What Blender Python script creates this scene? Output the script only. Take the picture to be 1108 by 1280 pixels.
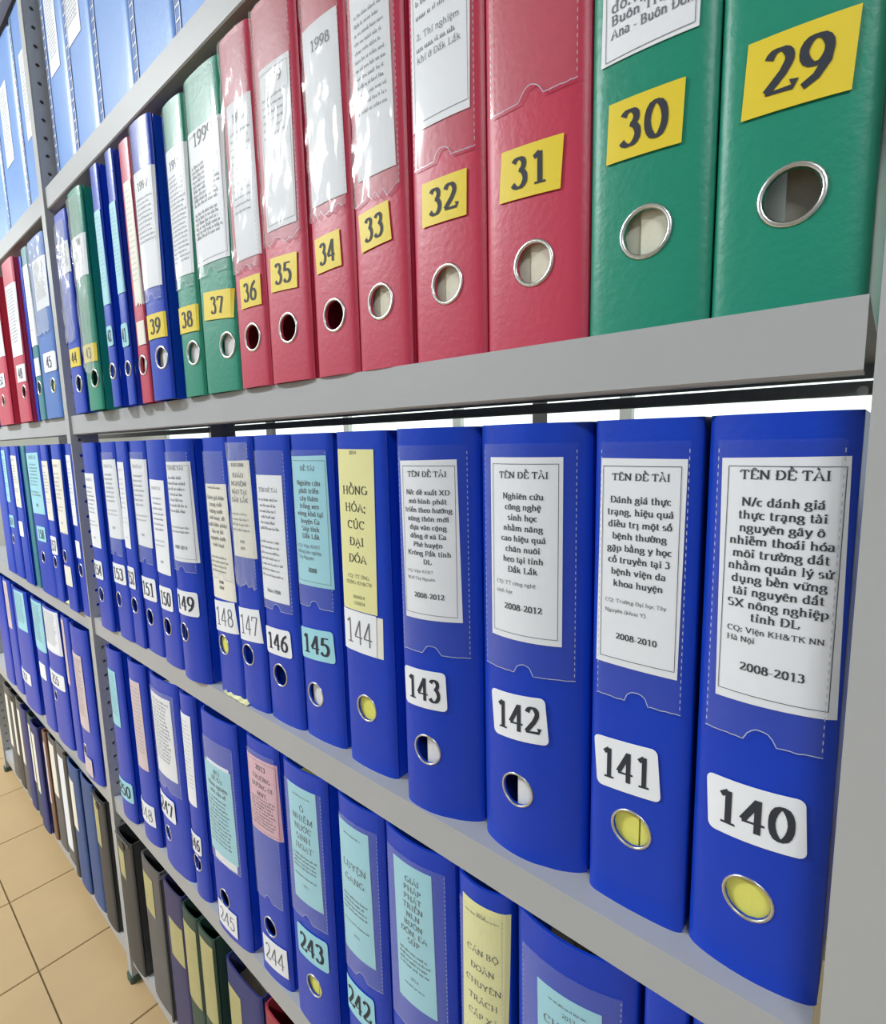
import bpy, math, random, unicodedata
from mathutils import Matrix, Vector
random.seed(7)
for o in list(bpy.data.objects): bpy.data.objects.remove(o)
S = bpy.context.scene
COL = S.collection
EYE = 1.160
# ------------------------------------------------------------------ camera
cam_d = bpy.data.cameras.new('camera'); cam = bpy.data.objects.new('camera', cam_d); COL.objects.link(cam)
cam_d.sensor_fit = 'HORIZONTAL'; cam_d.sensor_width = 36.0
cam_d.lens = 661.75/1108*36.0; cam_d.clip_start = 0.01; cam_d.clip_end = 60
yaw, pit, rol = 0.70743, 0.13318, -0.022446
f = Vector((-math.sin(yaw)*math.cos(pit), math.cos(yaw)*math.cos(pit), -math.sin(pit)))
r = Vector((math.cos(yaw), math.sin(yaw), 0)); u = r.cross(f)
r2 = r*math.cos(rol)+u*math.sin(rol); u2 = -r*math.sin(rol)+u*math.cos(rol)
M = Matrix((r2, u2, -f)).transposed().to_4x4(); M.translation = Vector((0, -0.318, EYE))
cam.matrix_world = M
S.camera = cam
# ------------------------------------------------------------------ light and exposure
S.view_settings.view_transform = 'Standard'; S.view_settings.look = 'None'
S.view_settings.exposure = 0.0; S.view_settings.gamma = 1.0; S.view_settings.use_curve_mapping = False
W = bpy.data.worlds.new('world'); S.world = W; W.use_nodes = True
W.node_tree.nodes['Background'].inputs[0].default_value = (0.86, 0.93, 1.0, 1)
W.node_tree.nodes['Background'].inputs[1].default_value = 0.9
LAMPS = [(-2.7, -1.75, 145), (1.3, -1.7, 42), (-5.6, -1.85, 60), (-1.5, 1.25, 26)]
CEIL = 2.92
for i, (lx, ly, e) in enumerate(LAMPS):
    ld = bpy.data.lights.new('tube_light', 'AREA'); ld.shape = 'RECTANGLE'; ld.size = 1.2; ld.size_y = 0.16
    ld.energy = e; ld.color = (0.93, 0.98, 1.0)
    lo = bpy.data.objects.new('tube_light', ld); COL.objects.link(lo); lo.location = (lx, ly, CEIL-0.12)

# ------------------------------------------------------------------ materials
def principled(name, col, rough=.5, spec=.5, metal=0, coat=0):
    m = bpy.data.materials.new(name); m.use_nodes = True
    b = m.node_tree.nodes['Principled BSDF']
    b.inputs['Base Color'].default_value = (*col, 1); b.inputs['Roughness'].default_value = rough
    b.inputs['Specular IOR Level'].default_value = spec; b.inputs['Metallic'].default_value = metal
    b.inputs['Coat Weight'].default_value = coat; b.inputs['Coat Roughness'].default_value = .15
    return m
def noisy(name, col, rough=.5, spec=.5, scale=60, amt=.12, bump=.05, metal=0, coat=0, bscale=None):
    m = principled(name, col, rough, spec, metal, coat); nt = m.node_tree; N = nt.nodes; L = nt.links
    b = N['Principled BSDF']; tc = N.new('ShaderNodeTexCoord'); n = N.new('ShaderNodeTexNoise')
    n.inputs['Scale'].default_value = scale; n.inputs['Detail'].default_value = 4
    L.new(tc.outputs['Object'], n.inputs['Vector'])
    mx = N.new('ShaderNodeMix'); mx.data_type = 'RGBA'
    mx.inputs[6].default_value = (*[c*(1-amt) for c in col], 1); mx.inputs[7].default_value = (*[min(1, c*(1+amt)) for c in col], 1)
    L.new(n.outputs['Fac'], mx.inputs[0]); L.new(mx.outputs[2], b.inputs['Base Color'])
    if bump:
        n2 = N.new('ShaderNodeTexNoise'); n2.inputs['Scale'].default_value = bscale or scale*8; n2.inputs['Detail'].default_value = 3
        L.new(tc.outputs['Object'], n2.inputs['Vector'])
        bp = N.new('ShaderNodeBump'); bp.inputs['Strength'].default_value = bump; bp.inputs['Distance'].default_value = .002
        L.new(n2.outputs['Fac'], bp.inputs['Height']); L.new(bp.outputs[0], b.inputs['Normal'])
    return m
VIN = {
 'blue': noisy('blue_vinyl', (.004, .046, .50), .36, .38, 25, .10, .12),
 'green': noisy('green_vinyl', (.006, .25, .16), .40, .5, 25, .08, .15),
 'red': noisy('red_vinyl', (.52, .035, .085), .40, .5, 25, .08, .12),
 'lightblue': noisy('light_blue_vinyl', (.05, .16, .52), .4, .5, 25, .1, .1),
 'teal': noisy('teal_vinyl', (.03, .20, .26), .4, .5, 25, .1, .1),
 'sky': noisy('sky_blue_vinyl', (.15, .34, .80), .35, .5, 18, .08, .08),  # paler blue, lightened further to carry the glare haze at upper left
 'charcoal': noisy('charcoal_board', (.042, .044, .048), .5, .4, 25, .25, .1),  # charcoal and indigo: bottom-row shade mixed into the board colour
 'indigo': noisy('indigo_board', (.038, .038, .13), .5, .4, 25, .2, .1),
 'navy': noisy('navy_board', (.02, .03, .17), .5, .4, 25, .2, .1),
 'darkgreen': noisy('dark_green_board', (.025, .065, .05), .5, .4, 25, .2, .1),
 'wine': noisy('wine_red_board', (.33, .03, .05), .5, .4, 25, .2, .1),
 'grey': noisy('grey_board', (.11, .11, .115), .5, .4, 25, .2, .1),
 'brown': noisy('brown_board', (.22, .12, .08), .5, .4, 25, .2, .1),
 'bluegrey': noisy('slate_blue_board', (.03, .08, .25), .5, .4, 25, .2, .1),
}
PAP = {
 'white': noisy('white_paper', (.84, .865, .93), .5, .4, 30, .03, .03, bscale=60),
 'cream': noisy('cream_paper', (.83, .81, .73), .5, .4, 30, .03, .03, bscale=60),
 'cyan': noisy('cyan_paper', (.34, .68, .80), .5, .4, 30, .04, .03, bscale=60),
 'yellow': noisy('yellow_sticker', (.80, .62, .04), .45, .4, 30, .03, .0),
 'yellowpaper': noisy('pale_yellow_paper', (.78, .76, .38), .5, .4, 30, .03, .03, bscale=60),
 'ochre': noisy('dimmed_yellow_card', (.47, .43, .21), .6, .3, 30, .12, .03, bscale=60),  # yellow label card, darkened in its colour to imitate the dim bottom shelf
 'pink': noisy('pink_paper', (.74, .44, .54), .5, .4, 30, .03, .03, bscale=60),
 'palepink': noisy('pale_pink_paper', (.66, .55, .58), .5, .4, 30, .03, .03, bscale=60),
}
INK = principled('black_ink', (.035, .04, .055), .6, .3)
INKL = principled('grey_ink', (.16, .17, .20), .6, .3)
STACK = {'white': noisy('page_edges_white', (.74, .74, .76), .7, .2, 300, .1, .1), 'paper': noisy('page_edges_ivory', (.72, .70, .58), .7, .2, 300, .1, .1),
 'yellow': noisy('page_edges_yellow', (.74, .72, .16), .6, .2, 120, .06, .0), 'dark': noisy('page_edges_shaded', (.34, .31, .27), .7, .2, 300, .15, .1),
 'grey': noisy('board_inner_grey', (.20, .19, .19), .7, .2, 60, .15, .05)}
CHROME = noisy('nickel_ring', (.72, .72, .71), .28, .5, 40, .1, .0, metal=1)
STEEL = noisy('grey_painted_steel', (.40, .41, .43), .42, .45, 9, .06, .06, bscale=180)
STEEL2 = noisy('grey_painted_steel_post', (.42, .43, .44), .4, .45, 9, .06, .06, bscale=180)
DARKRUB = principled('dark_green_rubber', (.05, .08, .06), .6)
BOLT = principled('zinc_bolt', (.55, .55, .52), .35, .5, .9)
def film_mat(lo=.14, hi=.55, bs=.35):
    m = bpy.data.materials.new('clear_plastic_film'); m.use_nodes = True; nt = m.node_tree; N = nt.nodes; L = nt.links
    N.clear(); out = N.new('ShaderNodeOutputMaterial'); mix = N.new('ShaderNodeMixShader'); tr = N.new('ShaderNodeBsdfTransparent')
    b = N.new('ShaderNodeBsdfPrincipled'); b.inputs['Base Color'].default_value = (.75, .78, .80, 1); b.inputs['Roughness'].default_value = .10
    b.inputs['Specular IOR Level'].default_value = .8
    lw = N.new('ShaderNodeLayerWeight'); lw.inputs[0].default_value = .35
    mr = N.new('ShaderNodeMapRange'); mr.inputs[3].default_value = lo; mr.inputs[4].default_value = hi
    L.new(lw.outputs['Facing'], mr.inputs[0]); L.new(mr.outputs[0], mix.inputs[0])
    tc = N.new('ShaderNodeTexCoord'); mp = N.new('ShaderNodeMapping'); mp.inputs['Scale'].default_value = (1, 1, .35)
    n = N.new('ShaderNodeTexNoise'); n.inputs['Scale'].default_value = 55; n.inputs['Detail'].default_value = 3
    L.new(tc.outputs['Object'], mp.inputs[0]); L.new(mp.outputs[0], n.inputs['Vector'])
    bp = N.new('ShaderNodeBump'); bp.inputs['Strength'].default_value = bs; bp.inputs['Distance'].default_value = .004
    L.new(n.outputs['Fac'], bp.inputs['Height']); L.new(bp.outputs[0], b.inputs['Normal'])
    L.new(tr.outputs[0], mix.inputs[1]); L.new(b.outputs[0], mix.inputs[2]); L.new(mix.outputs[0], out.inputs[0])
    return m
FILM = film_mat(.09, .5, .22); FILMP = film_mat(.02, .30, .08)
WELD = principled('welded_plastic_seam', (.45, .5, .62), .3, .6)
def emis(name, col, s):
    m = bpy.data.materials.new(name); m.use_nodes = True; b = m.node_tree.nodes['Principled BSDF']
    b.inputs['Base Color'].default_value = (*col, 1); b.inputs['Emission Color'].default_value = (*col, 1); b.inputs['Emission Strength'].default_value = s
    return m

# ------------------------------------------------------------------ mesh helpers (metres, collected then linked as ONE object)
class MB:
    def __init__(s): s.v = []; s.f = []
    def add(s, vs, fs):
        k = len(s.v); s.v += [tuple(v) for v in vs]; s.f += [tuple(i+k for i in q) for q in fs]; return s
    def box(s, x0, x1, y0, y1, z0, z1, c=0):
        if c:  # chamfered in plan
            p = [(x0+c, y0), (x1-c, y0), (x1, y0+c), (x1, y1), (x0, y1), (x0, y0+c)]
            n = len(p); s.add([(a, b, z0) for a, b in p]+[(a, b, z1) for a, b in p],
                              [tuple(range(n-1, -1, -1)), tuple(range(n, 2*n))]+[(i, (i+1) % n, n+(i+1) % n, n+i) for i in range(n)])
            return s
        v = [(x, y, z) for z in (z0, z1) for y in (y0, y1) for x in (x0, x1)]
        return s.add(v, [(0, 2, 3, 1), (4, 5, 7, 6), (0, 1, 5, 4), (2, 6, 7, 3), (0, 4, 6, 2), (1, 3, 7, 5)])
    def prism(s, prof, x0, x1):     # profile in (y, z), swept along x
        n = len(prof)
        return s.add([(x0, a, b) for a, b in prof]+[(x1, a, b) for a, b in prof],
                     [tuple(range(n)), tuple(range(2*n-1, n-1, -1))]+[(i, n+i, n+(i+1) % n, (i+1) % n) for i in range(n)])
    def cyl(s, cx, cy, cz, rad, ln, axis='y', n=12):
        vs = []
        for e in (0, ln):
            for k in range(n):
                a = 2*math.pi*k/n; p, q = rad*math.cos(a), rad*math.sin(a)
                vs.append({'y': (cx+p, cy+e, cz+q), 'z': (cx+p, cy+q, cz+e), 'x': (cx+e, cy+p, cz+q)}[axis])
        return s.add(vs, [tuple(range(n-1, -1, -1)), tuple(range(n, 2*n))]+[(k, (k+1) % n, n+(k+1) % n, n+k) for k in range(n)])
    def build(s, name, mat, parent=None, smooth=False, loc=None):
        me = bpy.data.meshes.new(name); me.from_pydata(s.v, [], s.f); me.update()
        if smooth:
            me.polygons.foreach_set('use_smooth', [True]*len(me.polygons))
        me.materials.append(mat); o = bpy.data.objects.new(name, me); COL.objects.link(o)
        if parent: o.parent = parent
        if loc: o.location = loc
        return o
def tag(o, label, cat=None, group=None):
    o['label'] = label
    if cat: o['category'] = cat
    if group: o['group'] = group
    return o
def empty(name, loc):
    o = bpy.data.objects.new(name, None); o.empty_display_size = .02; COL.objects.link(o); o.location = loc; return o
def ribbon(mb, pts, half, y, closed=False):
    """flat stroke: pts in (x,z), half(nx,nz) half width, y(x) surface"""
    n = len(pts); vs = []
    for i, (px, pz) in enumerate(pts):
        a = pts[(i-1) % n] if (i or closed) else pts[0]; b = pts[(i+1) % n] if (i < n-1 or closed) else pts[-1]
        dx, dz = b[0]-a[0], b[1]-a[1]; l = math.hypot(dx, dz) or 1e-9; nx, nz = -dz/l, dx/l; h = half(nx, nz)
        for sg in (1, -1):
            x = px+nx*h*sg; z = pz+nz*h*sg; vs.append((x, y(x), z))
    m = n if closed else n-1
    mb.add(vs, [(2*i, 2*i+1, (2*i+3) % (2*n), (2*i+2) % (2*n)) for i in range(m)])

# ------------------------------------------------------------------ hand-made serif letters (strokes of a broad pen)
def E(cx, cy, rx, ry, a0=0, a1=360, n=None):
    n = n or max(4, int(abs(a1-a0)/20)); return [(cx+rx*math.cos(math.radians(a0+(a1-a0)*i/n)), cy+ry*math.sin(math.radians(a0+(a1-a0)*i/n))) for i in range(n+1)]
def sf(x, y, h=.11): return ('s', x, y, h)
def V(x, a, b): return [(x, a), (x, b)]
G = {}
def g(c, adv, *st): G[c] = (adv, st)
H, X = .66, .45
g('0', .5, E(.25, .33, .17, .31)); g('1', .5, V(.27, .02, H), [(.12, .56), (.26, .65)], sf(.27, .015, .14))
g('2', .5, E(.24, .49, .15, .15, 165, -35)+[(.30, .3), (.07, .06)], [(.06, .05), (.44, .05), (.46, .16)])
g('3', .5, E(.22, .51, .14, .13, 160, -80), E(.21, .2, .18, .19, 85, -150))
g('4', .5, V(.33, 0, H), [(.33, .64), (.05, .21)], [(.04, .19), (.46, .19)], )
g('5', .5, [(.42, .62), (.15, .62)], [(.15, .63), (.11, .36)], E(.22, .21, .19, .2, 120, -150))
g('6', .5, E(.25, .2, .17, .19), [(.42, .66), (.24, .56), (.11, .38), (.08, .2)])
g('7', .5, [(.06, .5), (.08, .62), (.44, .62)], [(.44, .62), (.22, 0)])
g('8', .5, E(.25, .49, .13, .14), E(.25, .18, .17, .17)); g('9', .5, E(.25, .46, .17, .19), [(.08, 0), (.26, .1), (.39, .28), (.42, .46)])
g('A', .68, [(.08, 0), (.34, .66), (.59, 0)], [(.18, .22), (.48, .22)], sf(.08, .01, .09), sf(.6, .01, .1))
g('B', .62, V(.15, 0, H), [(.15, .64), (.3, .64)], E(.3, .49, .17, .15, 90, -90), [(.15, .34), (.3, .34)], E(.3, .18, .21, .16, 90, -90), [(.3, .02), (.06, .02)], sf(.12, .645))
g('C', .68, E(.37, .33, .28, .31, 50, 310), V(.56, .48, .64)); g('D', .7, V(.16, 0, H), [(.06, .64), (.32, .64)], E(.32, .33, .3, .31, 90, -90), [(.32, .02), (.06, .02)])
G['Đ'] = (.7, G['D'][1]+([(.02, .34), (.3, .34)],))
g('E', .62, V(.16, 0, H), [(.05, .64), (.55, .64), (.56, .5)], [(.16, .34), (.4, .34)], [(.05, .02), (.54, .02), (.57, .18)])
g('G', .72, E(.37, .33, .28, .31, 50, 330), V(.6, .04, .28), sf(.6, .29, .12)); g('H', .76, V(.16, 0, H), V(.6, 0, H), [(.16, .34), (.6, .34)], sf(.16, .01), sf(.16, .645), sf(.6, .01), sf(.6, .645))
g('I', .36, V(.18, 0, H), sf(.18, .01, .12), sf(.18, .645, .12)); g('K', .72, V(.16, 0, H), [(.18, .3), (.58, .64)], [(.3, .4), (.62, .02)], sf(.16, .01), sf(.16, .645), sf(.6, .645), sf(.62, .01))
g('L', .62, V(.16, 0, H), [(.05, .02), (.54, .02), (.57, .2)], sf(.16, .645)); g('M', .9, V(.14, 0, H), [(.16, .64), (.44, .06)], [(.46, .06), (.72, .64)], V(.74, 0, H), sf(.14, .01, .09), sf(.74, .01))
g('N', .72, V(.13, 0, H), [(.13, .64), (.58, .02)], V(.58, .02, H), sf(.13, .01, .09), sf(.1, .645, .09), sf(.6, .645)); g('O', .74, E(.37, .33, .29, .31)); g('Q', .74, E(.37, .33, .29, .31), [(.38, .06), (.6, -.14)])
g('P', .6, V(.16, 0, H), [(.05, .64), (.32, .64)], E(.32, .47, .18, .17, 90, -90), [(.32, .3), (.16, .3)], sf(.16, .01)); g('R', .7, V(.16, 0, H), [(.05, .64), (.32, .64)], E(.32, .48, .18, .16, 90, -90), [(.16, .32), (.32, .32)], [(.34, .31), (.6, .01)], sf(.16, .01), sf(.62, .01, .06))
g('S', .54, E(.27, .49, .17, .15, 40, 250), E(.27, .18, .19, .17, 75, -140)); g('T', .64, V(.32, 0, H), [(.05, .5), (.06, .64), (.58, .64), (.59, .5)], sf(.32, .01, .12)); g('U', .7, V(.15, .2, H), E(.35, .2, .2, .19, 180, 360), V(.56, .2, H), sf(.15, .645), sf(.57, .645, .09))
g('V', .68, [(.08, .65), (.35, .02)], [(.35, .02), (.6, .65)], sf(.1, .645), sf(.6, .645, .08)); g('X', .7, [(.08, .65), (.6, .01)], [(.6, .65), (.1, .01)], sf(.1, .645), sf(.6, .645, .08), sf(.1, .01, .08), sf(.6, .01)); g('Y', .7, [(.08, .65), (.34, .32)], [(.6, .65), (.35, .32)], V(.35, 0, .33), sf(.1, .645), sf(.6, .645, .08), sf(.35, .01))
g('a', .48, E(.2, .33, .14, .11, 150, 0), V(.34, .03, .34), E(.19, .13, .13, .12, 80, 330), sf(.38, .015, .05)); g('b', .54, V(.13, 0, .67), E(.28, .22, .17, .21, 110, -110), sf(.08, .66, .05))
g('c', .44, E(.26, .22, .18, .21, 50, 310)); g('d', .56, V(.4, 0, .67), E(.25, .22, .17, .21, 60, 300), sf(.36, .66, .06), sf(.46, .015, .05)); G['đ'] = (.56, G['d'][1]+([(.26, .56), (.52, .56)],))
g('e', .45, E(.24, .22, .17, .21, 5, 320), [(.08, .25), (.4, .25)]); g('g', .5, E(.23, .29, .15, .15), E(.24, -.06, .2, .12, 100, 440), [(.34, .4), (.46, .41)]); g('h', .56, V(.13, 0, .67), E(.28, .28, .14, .15, 150, 0), V(.42, 0, .3), sf(.13, .01, .09), sf(.42, .01, .09), sf(.08, .66, .05))
g('i', .3, V(.15, 0, X), E(.15, .6, .03, .03), sf(.15, .01, .1), sf(.11, .44, .05)); g('k', .56, V(.13, 0, .67), [(.15, .2), (.42, .43)], [(.24, .28), (.46, .01)], sf(.13, .01, .09), sf(.46, .01, .08)); g('l', .3, V(.15, 0, .67), sf(.15, .01, .1), sf(.1, .66, .05))
g('m', .84, V(.13, 0, X), E(.27, .28, .13, .15, 150, 0), V(.41, 0, .3), E(.56, .28, .13, .15, 150, 0), V(.7, 0, .3), sf(.13, .01, .08), sf(.41, .01, .08), sf(.7, .01, .09)); g('n', .56, V(.13, 0, X), E(.28, .28, .14, .15, 150, 0), V(.42, 0, .3), sf(.13, .01, .09), sf(.42, .01, .09))
g('o', .5, E(.25, .22, .18, .21)); g('p', .55, V(.13, -.2, X), E(.29, .22, .17, .21, 110, -110), sf(.13, -.2, .09)); g('q', .55, V(.41, -.2, X), E(.25, .22, .17, .21, 60, 300), sf(.41, -.2, .09)); g('r', .42, V(.14, 0, X), E(.3, .3, .14, .13, 150, 50), sf(.14, .01, .1))
g('s', .4, E(.2, .33, .12, .1, 40, 250), E(.2, .12, .13, .11, 75, -150)); g('t', .34, V(.15, .08, .6), E(.23, .08, .08, .07, 180, 320), [(.03, .43), (.3, .43)]); g('u', .56, V(.13, .12, X), E(.26, .14, .13, .13, 180, 350), V(.42, 0, X), sf(.48, .015, .05), sf(.08, .44, .05), sf(.37, .44, .05))
g('v', .5, [(.07, .44), (.25, .01)], [(.25, .01), (.43, .44)], sf(.08, .44, .08), sf(.43, .44, .07)); g('x', .5, [(.08, .44), (.42, .01)], [(.42, .44), (.08, .01)]); g('y', .5, [(.07, .44), (.26, .02)], [(.44, .44), (.22, -.14), (.08, -.18)], sf(.08, .44, .08), sf(.43, .44, .07))
g('-', .34, [(.04, .22), (.3, .22)]); g('/', .34, [(.05, -.05), (.3, .68)]); g('.', .25, E(.12, .05, .03, .03)); g(',', .25, [(.12, .07), (.09, -.08)]); g(':', .3, E(.14, .05, .03, .03), E(.14, .38, .03, .03)); g(';', .3, [(.15, .07), (.1, -.1)], E(.14, .38, .03, .03))
g('(', .33, [(.28, .68), (.12, .4), (.12, .1), (.28, -.15)]); g(')', .33, [(.05, .68), (.21, .4), (.21, .1), (.05, -.15)])
g('&', .78, E(.3, .52, .11, .12), [(.3, .42), (.6, .02)], E(.28, .17, .18, .16, 60, 330), [(.46, .1), (.64, .36)]); g(' ', .26)
def marks(ch, w, up):
    t = (H if up else X)+.03; c = w/2; out = []
    if '\u0302' in ch: out.append([(c-.12, t+.02), (c, t+.13), (c+.12, t+.02)]); t += .1
    if '\u0306' in ch: out.append(E(c, t+.12, .11, .09, 200, 340)); t += .12
    if '\u0300' in ch: out.append([(c-.12, t+.16), (c+.03, t+.03)])
    if '\u0301' in ch: out.append([(c+.13, t+.16), (c-.02, t+.03)])
    if '\u0309' in ch: out.append([(c-.05, t+.15), (c+.05, t+.16), (c+.05, t+.1), (c, t+.04)])
    if '\u0303' in ch: out.append([(c-.13, t+.05), (c-.05, t+.11), (c+.05, t+.06), (c+.13, t+.12)])
    if '\u0323' in ch: out.append(E(c, -.12, .03, .03))
    if '\u031b' in ch: out.append([(w-.1, t-.08), (w-.02, t-.03), (w-.02, t+.06)])
    return out
def text_w(s): return sum(G.get(unicodedata.normalize('NFD', c)[0], (.5,))[0] for c in s)
def put_text(mb, s, x, z, size, y, bold=1., align='c', maxw=None, rot=0):
    """x,z baseline; size = em height; y(x) surface"""
    w = text_w(s)*size; sx = size
    if maxw and w > maxw: sx = size*maxw/w; w = maxw
    x0 = x-w/2 if align == 'c' else x
    S_, T_ = .066*bold*sx, .022*(.5+.5*bold)*size
    for ch in s:
        if ch in 'Đđ': d = ch; mk = ''
        else:
            d = unicodedata.normalize('NFD', ch); mk = d[1:]; d = d[0]
        if d not in G: d = 'o'
        adv, st = G[d]
        sts = list(st)
        if mk and d == 'i': sts = [q for i, q in enumerate(sts) if i != 1]
        for q in sts+marks(mk, adv, d.isupper() or d == 'Đ'):
            if q and q[0] == 's': pts = [(q[1]-q[3], q[2]), (q[1]+q[3], q[2])]
            else: pts = q
            P = [(x0+a*sx, z+b*size) for a, b in pts]
            cl = len(P) > 5 and math.hypot(P[0][0]-P[-1][0], P[0][1]-P[-1][1]) < 1e-6
            if cl: P = P[:-1]
            ribbon(mb, P, lambda nx, nz: S_*abs(nx)+T_*abs(nz)+.0, y, cl)
        x0 += adv*sx
def squiggle(mb, x0, x1, z, h, y, rnd, fill=1.):
    x = x0; end = x0+(x1-x0)*fill
    while x < end:
        for k in range(rnd.randint(2, 6)):
            if x > end: break
            hh = h*rnd.choice((1, 1, 1, 1.5)); w = h*.28
            mb.add([(x, y(x), z), (x+w, y(x+w), z), (x+w, y(x+w), z+hh), (x, y(x), z+hh)], [(0, 1, 2, 3)])
            if rnd.random() < .6: mb.add([(x, y(x), z), (x+h*.6, y(x+h*.6), z), (x+h*.6, y(x+h*.6), z+h*.3), (x, y(x), z+h*.3)], [(0, 1, 2, 3)])
            x += h*.72
        x += h*.6
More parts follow.
